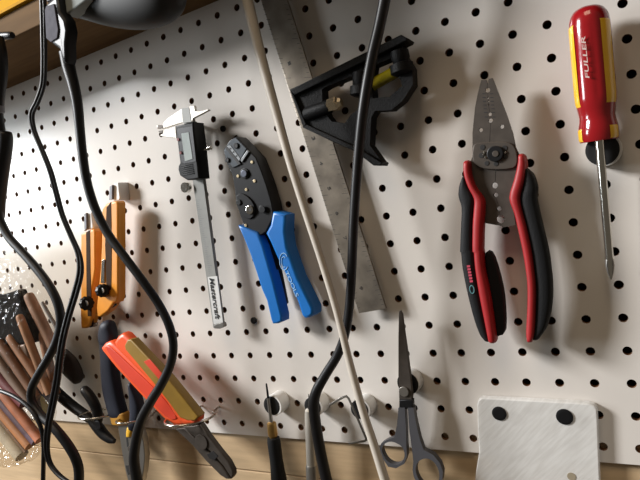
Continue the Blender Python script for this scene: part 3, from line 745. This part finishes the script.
# ================================================================== scissors
def scissors():
    X = crop(340, 300, 4); Y = crop(360, 400, 6)
    b = W(404, 390, .0145)
    t = thing('scissors', 'small scissors with grey finger loops, blades up, on a magnet', 'scissors', b)
    obj('front_blade', prism(X([(235, 46), (243, 42), (251, 56), (268, 200), (278, 280), (286, 350), (288, 432), (238, 432), (233, 300), (233, 150)]), .0205, .0018, .0004), M['darksteel'], t)
    obj('rear_blade', prism(X([(238, 60), (250, 58), (268, 180), (284, 300), (292, 380), (288, 420), (262, 430), (244, 400)]), .0186, .0016, .0003), M['darksteel'], t)
    s = obj('pivot_screw', disc(*X([(257, 365)])[0], .0206, 5, .0016, 24), M['steel'], t)
    obj('bolster', prism(X([(236, 400), (290, 400), (291, 436), (236, 438)]), .0222, .005, .0008), M['blackmetal'], t)
    L = [(230, 48), (268, 48), (274, 150), (277, 260), (282, 335), (264, 384), (216, 410), (170, 401), (134, 350), (114, 292), (128, 260), (160, 240), (206, 224), (222, 150)]
    lh = [(130, 292), (150, 262), (190, 250), (238, 270), (262, 300), (266, 345), (244, 378), (206, 388), (166, 368), (141, 332)]
    Rr = [(286, 48), (320, 48), (338, 150), (360, 240), (382, 300), (440, 330), (480, 380), (497, 430), (494, 480), (470, 522), (430, 545), (390, 545), (348, 515), (322, 460), (315, 420), (320, 370), (312, 300), (296, 180)]
    rh = [(334, 412), (346, 376), (372, 356), (404, 352), (440, 370), (466, 408), (476, 455), (466, 496), (440, 522), (404, 524), (364, 494), (340, 450)]
    sm = lambda p: [(q[0], q[1]) for q in smooth_closed([(x, y, 0) for x, y in p], 3)]
    obj('left_handle', prism_holes(Y(L), [Y(sm(lh))], .0232, .0062), M['scissorgrey'], t, label='grey plastic finger loop')
    obj('right_handle', prism_holes(Y(Rr), [Y(sm(rh))], .0228, .0062), M['scissorgrey'], t, label='grey plastic finger loop')
scissors()

# ================================================================== thin black-handled driver, silver rod, hex key
def driver():
    d = .0188
    A = W(266.3, 383.5, d); B = W(281.0, 496, d); L = 112.5
    t = thing('precision_driver', 'thin driver with black handle and brass collar on a magnet', 'screwdriver', W(273, 410, d))
    f = lambda v: (v - 383.5) / L
    m = mpp(275, 440, d)
    obj('tip', lathe(A, B, [(0, m * .8), (f(392), m * 1.1), (f(399), m * 1.2)], 16), M['blackmetal'], t, label='dark driver tip')
    obj('shaft', lathe(A, B, [(f(398), m * 1.5), (f(423), m * 1.9)], 20), M['steel'], t)
    obj('ferrule', lathe(A, B, [(f(421.5), m * 2.5), (f(422.5), m * 4.3), (f(424), m * 4.7), (f(434), m * 4.9), (f(436), m * 4.2), (f(437), m * 3.8)], 28), M['brass'], t, label='brass collar')
    obj('handle', lathe(A, B, [(f(436.5), m * 3.6), (f(437.5), m * 6), (f(441), m * 6.6), (f(452), m * 6.5), (f(460), m * 6.4), (f(470), m * 7), (f(484), m * 8.2), (1, m * 8.4)], 28), M['rubber'], t, label='black handle')
driver()

def rod():
    d = .0215; A = W(308.6, 394, d); B = W(313.4, 496, d); f = lambda v: (v - 394) / 102
    m = mpp(310, 440, d)
    t = thing('metal_rod', 'slim silver telescoping rod beside the thick black cord on a magnet', 'tool', W(309, 420, d))
    obj('spike', lathe(A, B, [(0, m * .3), (f(402), m * .9), (f(409), m * 1.8)], 12), M['blackmetal'], t)
    obj('upper_section', lathe(A, B, [(f(408), m * 2.2), (f(410), m * 4.4), (f(416), m * 4.8), (f(464), m * 5.4), (f(465), m * 5)], 24), M['caliper'], t)
    obj('lower_section', lathe(A, B, [(f(464), m * 5.6), (f(466), m * 6.2), (1, m * 6.4)], 24), M['steel'], t)
rod()

def hexkey():
    d = .0192
    t = thing('hex_key', 'thin bent steel hex key on a magnet behind the pale cable', 'hex key', W(346, 398, d))
    P = [(329.5, 405, d + .004), (337, 400.6, d + .002), (343.5, 396.9, d), (346.4, 396.2, d), (348.6, 398.4, d), (353, 408, d), (360, 424, d), (365.5, 437, d), (366.3, 440, d), (364.6, 441, d), (357, 442, d), (349, 443.2, d)]
    obj('bent_bar', wtube([W(*p) for p in P], .0012, 6), mat('grey_hex_steel', (128, 124, 118), .4, .6), t)
hexkey()

# ================================================================== white printed plate
def plate():
    b = W(540, 430, .006)
    t = thing('plastic_plate', 'frosted white rounded plastic plate with two black pegs, lower right', 'plate', b)
    o = [(477, 404), (478.4, 400), (482, 398), (540, 401), (588, 403.6), (594, 405.4), (597, 409), (597.8, 416), (599, 450), (601, 500), (473, 500), (476, 470), (479, 452), (477.6, 430)]
    obj('panel', prism(o, .0075, .0065, .0012), M['plate'], t)
    for u, v, r in ((499.3, 413.3, 6.7), (564.6, 416.6, 7.3)):
        obj('peg', disc(u, v, .0076, r, .0012, 28, .5), M['black'], t, label='black round peg')
    obj('blind_hole', disc(571.5, 476.5, .0076, 3.6, .0003, 18), mat('tan_hole', (150, 138, 116), .7), t, label='small tan hole')
plate()

# ================================================================== small screws in the board
def screw(u, v, r, label):
    t = thing('screw', label, 'screw', W(u, v, .0002))
    h = obj('head', disc(u, v, .0002, r, .0024, 18, .4), M['blackmetal'], t)
    bm = bmesh.new(); C = W(u, v, .0027); s = r * mpp(u, v, 0)
    for a in (0.6, 0.6 + PI / 2):
        x = V((math.cos(a), 0, math.sin(a))) * s * .6; n = V((-math.sin(a), 0, math.cos(a))) * s * .13
        bm.faces.new([bm.verts.new(C + q) for q in (x + n, -x + n, -x - n, x - n)])
    obj('recess', bm, M['gap'], h)
screw(254.2, 320.3, 3.4, 'dark screw head in the board below the blue handles')
screw(223.5, 128.8, 3.1, 'dark screw head in the board just above the crimping tool jaws')

# ================================================================== cables
def cable(name, label, pts, m, sub=5, group='hanging cables', cat='cable'):
    o = obj(name, tube(pts, 14, sub), m)
    return tag(o, label, cat, group)
# thick cord in front of the square
cable('hanging_cord', 'thick black cord hanging in front of the combination square', [(390, -40, .05, 11.2), (386, -8, .05, 11.2), (379.6, 25, .05, 11.2), (371.5, 60, .05, 11.2), (363, 110, .05, 10.8), (357.5, 165, .048, 10.4), (353.5, 225, .047, 10), (351, 285, .046, 9.6), (347, 325, .044, 9.4), (339, 352, .042, 9.6), (326, 374, .042, 10), (316.5, 391, .044, 10.6), (313.8, 405, .044, 11), (315.8, 425, .042, 11), (320, 450, .04, 11), (326, 478, .04, 11), (332, 500, .04, 11)], M['cord'])
cable('pale_cable', 'thin light grey cable hanging across the board from top to bottom', [(241, -30, .062, 10.5), (247.5, 0, .062, 10.5), (262, 60, .062, 10.2), (277, 115, .062, 9.4), (291, 165, .062, 8.8), (306, 213, .061, 8.2), (322, 262, .06, 7.8), (337, 312, .059, 7.6), (349.5, 362, .058, 7.8), (362, 408, .058, 8.2), (374, 445, .058, 8.6), (385, 480, .058, 9), (392, 502, .058, 9)], M['greycable'])
# cord C with its plug
cable('plug_cord', 'thick black cord curving from the grey-faced plug past the yellow knives', [(66.5, 52, .135, 13), (69, 68, .135, 11.5), (73.5, 85, .135, 10.4), (77.5, 105, .135, 9.6), (80, 130, .135, 8.8), (82.6, 155, .135, 8.6), (87, 182, .134, 8.6), (95, 208, .132, 8.6), (108, 234, .13, 8.6), (124, 256, .128, 8.6), (142, 280, .125, 8.6), (158, 303, .12, 8.6), (169, 325, .118, 8.6), (173.4, 345, .115, 8.6), (170.6, 364, .112, 8.6), (161.5, 384, .11, 9), (150.5, 402, .108, 9.2), (141, 421, .106, 9.4), (136, 441, .105, 9.6), (134, 460, .105, 9.8), (137.5, 482, .105, 10), (142, 500, .105, 10)], M['cord'])
# cord A from the left edge
cable('left_cord', 'black cord looping from the left edge plug over the plastic bag', [(-1, 212, .115, 7), (1, 222, .115, 7.4), (9, 237.5, .115, 7.6), (22, 252, .115, 7.8), (37, 269, .115, 8), (50, 287, .115, 8.2), (58.6, 306, .115, 8.4), (60.6, 324, .115, 8.4), (56, 342, .116, 8.2), (47.5, 359, .118, 7.8), (38, 375, .12, 7.4), (31.6, 389, .12, 7.4), (32, 402, .12, 7.6), (40.5, 415, .12, 7.8), (54, 427.5, .12, 8.2), (68, 445, .118, 8.6), (76.6, 461, .116, 8.6), (79, 476, .115, 8.6), (77, 500, .115, 8.6)], M['cord'])
# flat twin cord B
def twin():
    pts = [(41, -40, .118, 6.4), (43, 0, 0.1180, 6.4), (43.6, 30, 0.1180, 6), (44, 60, 0.1180, 5.8), (43, 84, 0.1180, 5.6), (37.6, 101, 0.1180, 5.4), (31.8, 114, 0.1180, 5.4), (33.8, 130, 0.1180, 5.4), (42, 150, 0.1180, 5.6), (50.6, 172, 0.1180, 5.8), (56, 192, 0.1180, 5.8), (62, 214, 0.1180, 5.8), (70.6, 235, 0.1180, 6), (78.6, 254, 0.1187, 6.4), (80.2, 272, 0.1220, 6.8), (75.6, 292, 0.1256, 6.8), (69, 314, 0.1295, 6.6), (63.4, 336, 0.1335, 6.4), (59.6, 358, 0.1360, 6.4), (57, 380, 0.1360, 6.6), (53, 402, 0.1360, 6.8), (48.6, 424, 0.1360, 6.4), (46.6, 446, 0.1360, 5.8), (49.4, 462, 0.1360, 5.6), (58, 474, 0.1360, 5.8), (70, 483, 0.1360, 6), (84, 490, 0.1360, 6)]
    t = thing('twin_cord', 'thin two-strand black cord hanging at left between the two thicker cords', 'cable', W(44, 60, .118), 'hanging cables')
    for s in (-1, 1):
        q = [(u + s * w * .24, v + s * w * .1, d - s * .0006, w * .56) for u, v, d, w in pts]
        obj('strand', tube(q, 12, 5), M['cord'], t)
twin()
cable('thin_cord', 'thinnest black cord arching over the bag at the lower left corner', [(-14, 388, .125, 3.6), (2, 391.5, .125, 3.6), (15, 397, .125, 3.6), (27.5, 406, .125, 3.8), (36, 417, .125, 3.8), (41.6, 430, .125, 3.8), (43.6, 446, .125, 3.8), (43.4, 464, .125, 3.8), (42.6, 500, .125, 3.8)], M['cord'])

# plug of cord C
def plug():
    d = .148
    t = thing('adapter_plug', 'black plug with grey face hanging from the shelf at top left', 'plug', W(58, 30, d))
    body = [(44.5, 8), (46, 3), (54, -4), (57.5, -6), (59.5, 11), (65, 18.5), (67.4, 30), (66, 43), (66.4, 58), (65, 63), (62.4, 62), (58.6, 49), (51, 43.5), (46, 39)]
    b = obj('body', prism(body, d, .010, .003), M['black'], t)
    obj('face', prism([(44.6, 10), (46, 6), (53.6, 3.6), (58, 29), (57, 38), (50.4, 42), (46, 38)], d + .0012, .0015, .0005), M['greybadge'], t, label='grey textured face')
    obj('prong_housing', prism([(45, -14), (60, -16), (58, -3), (46, 2)], d - .002, .018, .002), M['greyplastic'], t)
plug()

def edge_plug():
    t = thing('inline_plug', 'black tapered plug at the left edge above the plastic bag', 'plug', W(3, 170, .115))
    pr = [((-8, y), (x, y)) for y, x in ((134, 9), (140, 9.8), (152, 8.8), (168, 6.4), (186, 3.6), (204, 1.4), (216, .8))]
    obj('body', loft(pr, .115, .008, 2.6, cap=(.4, .6)), M['black'], t)
    obj('upper_cord', tube([(-3, 38, .118, 11), (.5, 55, .118, 11), (2, 75, .117, 9), (.6, 95, .116, 7.4), (-1, 115, .115, 7.4), (1, 136, .115, 9)]), M['cord'], t)
    obj('cable_tie', tube([(-1.2, 106, .117, 9), (-.6, 113, .117, 9)], 10), M['greyplastic'], t, label='grey cable tie')
edge_plug()
hk = obj('hook_bar', tube([(-30, 40, .108, 6.4), (-6, 36.6, .108, 6.6), (9, 35.4, .108, 6.6), (12.4, 35.2, .108, 5.4)], 14), M['black'])
tag(hk, 'short black bar on the shelf front at the upper left edge', 'hook')

# dark device hanging off the shelf front
def device():
    d = .117
    t = thing('power_tool', 'dark grey rounded tool with pale end plate on shelf front, top left', 'power tool', W(120, -10, d))
    pr = [((58, -60), (63, 13)), ((72, -62), (76, 17.5)), ((88, -64), (92, 22)), ((104, -66), (107, 26)), ((122, -66), (124, 29)), ((140, -64), (143, 29)), ((158, -60), (161, 24.5)), ((172, -50), (174, 15)), ((178, -40), (179, 2))]
    b = obj('shell', loft(pr, d, [.012, .017, .020, .021, .0215, .0215, .020, .016, .009], 2.3, cap=(.3, .6), k=32), M['shell'], t)
    obj('end_plate', prism([(52, -30), (104, -34), (87, -.5), (65.5, 15), (61.5, 12), (57, -6)], d + .024, .012, .0015), M['paleface'], t, label='pale grey plate')
device()

# ================================================================== bag of sticks at lower left
def bag():
    t = thing('plastic_bag', 'crinkled clear plastic bag full of sticks at the lower left', 'bag', W(10, 340, .03))
    pr = [((-40, 222), (-2, 222)), ((-44, 238), (8, 240)), ((-46, 262), (26, 266)), ((-48, 292), (44, 296)), ((-48, 322), (56, 326)), ((-50, 352), (58, 356)), ((-50, 382), (54, 386)), ((-50, 410), (50, 412)), ((-46, 436), (46, 436)), ((-40, 456), (34, 458))]
    bm = loft(pr, .060, [.006, .018, .026, .030, .034, .034, .033, .032, .030, .02], 2.4, sub=5, cap=(.4, .4), k=48)
    for v in bm.verts:
        p = v.co; v.co = p + V((random.uniform(-1, 1), random.uniform(-1, 1), random.uniform(-1, 1))) * .0016
    obj('film', bm, M['film'], t)
bag()
STK = [  # u0,v0,u1,v1,width px, colour, depth, label
    (19, 315, 50, 394, 7.5, (176, 124, 82), .070, 'round-tipped tan stick nearest the middle of the bag'),
    (28, 294, 56, 352, 10, (160, 116, 86), .056, 'wide pinkish tan stick tallest in the bag'),
    (42, 302, 60, 334, 3.5, (120, 112, 108), .060, 'thin grey stick along the right side of the bag'),
    (9, 336, 47, 392, 8, (166, 112, 72), .064, 'round-tipped brown stick below the black bristles in the bag'),
    (-2, 340, 37, 398, 8, (136, 92, 64), .068, 'dark brown stick crossing the middle of the bag'),
    (-8, 352, 30, 404, 8, (150, 124, 108), .066, 'grey-brown stick above the red stick in the bag'),
    (-8, 370, 24, 404, 9, (128, 50, 60), .070, 'dark red stick in the lower half of the bag'),
    (2, 392, 40, 440, 9, (206, 124, 82), .072, 'salmon orange stick ending at the bag bottom corner'),
    (-8, 390, 36, 442, 8, (98, 70, 84), .074, 'dark purple stick near the bag bottom'),
    (-10, 398, 30, 446, 9, (206, 138, 84), .072, 'light orange stick beside the purple stick in the bag'),
    (-12, 404, 26, 452, 3.5, (132, 96, 62), .070, 'thin brown stick beside the cream stick in the bag'),
    (-14, 410, 22, 456, 12, (230, 214, 184), .066, 'thick cream stick lowest in the bag'),
    (34, 392, 50, 414, 7, (226, 208, 110), .050, 'short pale yellow stick behind the cord loop'),
    (36, 383, 54, 404, 6, (106, 92, 108), .058, 'short grey purple stick just above the pale yellow one'),
    (42, 332, 56, 394, 8, (156, 104, 66), .052, 'reddish brown stick at the right edge of the bag'),
    (12, 345, 44, 420, 10, (120, 88, 66), .054, 'dark brown stick at the back of the bag'),
    (-20, 330, 20, 400, 12, (110, 78, 58), .056, 'dark brown stick at the back left of the bag'),
]
for i, (u0, v0, u1, v1, w, c, d, lab) in enumerate(STK):
    m = mat('stick_wood_%d' % i, [x * .84 + 4 for x in c], .6, var=.16, scale=40)
    o = obj('wooden_stick', tube([(u0, v0, d, w * .55), (u0 + (u1 - u0) * .03, v0 + (v1 - v0) * .03, d, w * .9), (u0 * .8 + u1 * .2, v0 * .8 + v1 * .2, d, w), ((u0 + u1) / 2, (v0 + v1) / 2, d, w), (u1, v1, d, w)], 12, 3), m)
    tag(o, lab, 'stick', 'sticks in the plastic bag')
def brush():
    t = thing('paint_brush', 'wide black-bristled brush at the upper left inside the plastic bag', 'brush', W(8, 320, .04))
    obj('bristles', prism([(-24, 300), (-4, 296), (10, 292), (17, 291), (22, 306), (29, 326), (33, 343), (14, 346), (-22, 352)], .064, .012, .005, 2), mat('black_bristle', (17, 16, 16), .9, bump=.6, bscale=500, spec=.1), t)
    obj('ferrule', prism([(-22, 352), (14, 346), (24, 344), (30, 366), (-16, 372)], .064, .012, .003), mat('tarnished_ferrule', (104, 84, 70), .5, .4), t, label='tarnished metal ferrule')
brush()

# ================================================================== light
def area(name, loc, target, size, size_y, power, col):
    l = bpy.data.lights.new(name, 'AREA'); l.shape = 'RECTANGLE'; l.size = size; l.size_y = size_y; l.energy = power; l.color = col
    o = bpy.data.objects.new(name, l); COL.objects.link(o); o.location = loc
    o.rotation_euler = (V(target) - V(loc)).to_track_quat('-Z', 'Y').to_euler()
    return o
area('window_light', (-2.6, -1.5, 1.22), (-.3, -.1, -.25), .7, .62, 172, (.98, .98, .98))
area('low_window_light', (-3.1, -1.45, .29), (-.6, 0, 0), .74, .6, 31, (.88, .95, 1.0))
area('room_lamp', (-.1, -1.5, 1.9), (-.2, 0, -.25), 1.2, .9, 15, (1.0, .78, .55))
w = bpy.data.worlds.new('room'); SC.world = w; w.use_nodes = True
w.node_tree.nodes['Background'].inputs[0].default_value = (1.0, .86, .68, 1)
w.node_tree.nodes['Background'].inputs[1].default_value = .09

cd = bpy.data.cameras.new('camera'); cam = bpy.data.objects.new('camera', cd); COL.objects.link(cam)
cd.sensor_width = 36; cd.sensor_fit = 'HORIZONTAL'; cd.lens = F / 640 * 36; cd.clip_start = .01; cd.clip_end = 50
mx = Matrix(((R[0].x, -R[1].x, -R[2].x, CAM.x), (R[0].y, -R[1].y, -R[2].y, CAM.y), (R[0].z, -R[1].z, -R[2].z, CAM.z), (0, 0, 0, 1)))
cam.matrix_world = mx
SC.camera = cam
SC.view_settings.view_transform = 'Standard'; SC.view_settings.look = 'None'
SC.view_settings.exposure = 0; SC.view_settings.gamma = 1; SC.view_settings.use_curve_mapping = False
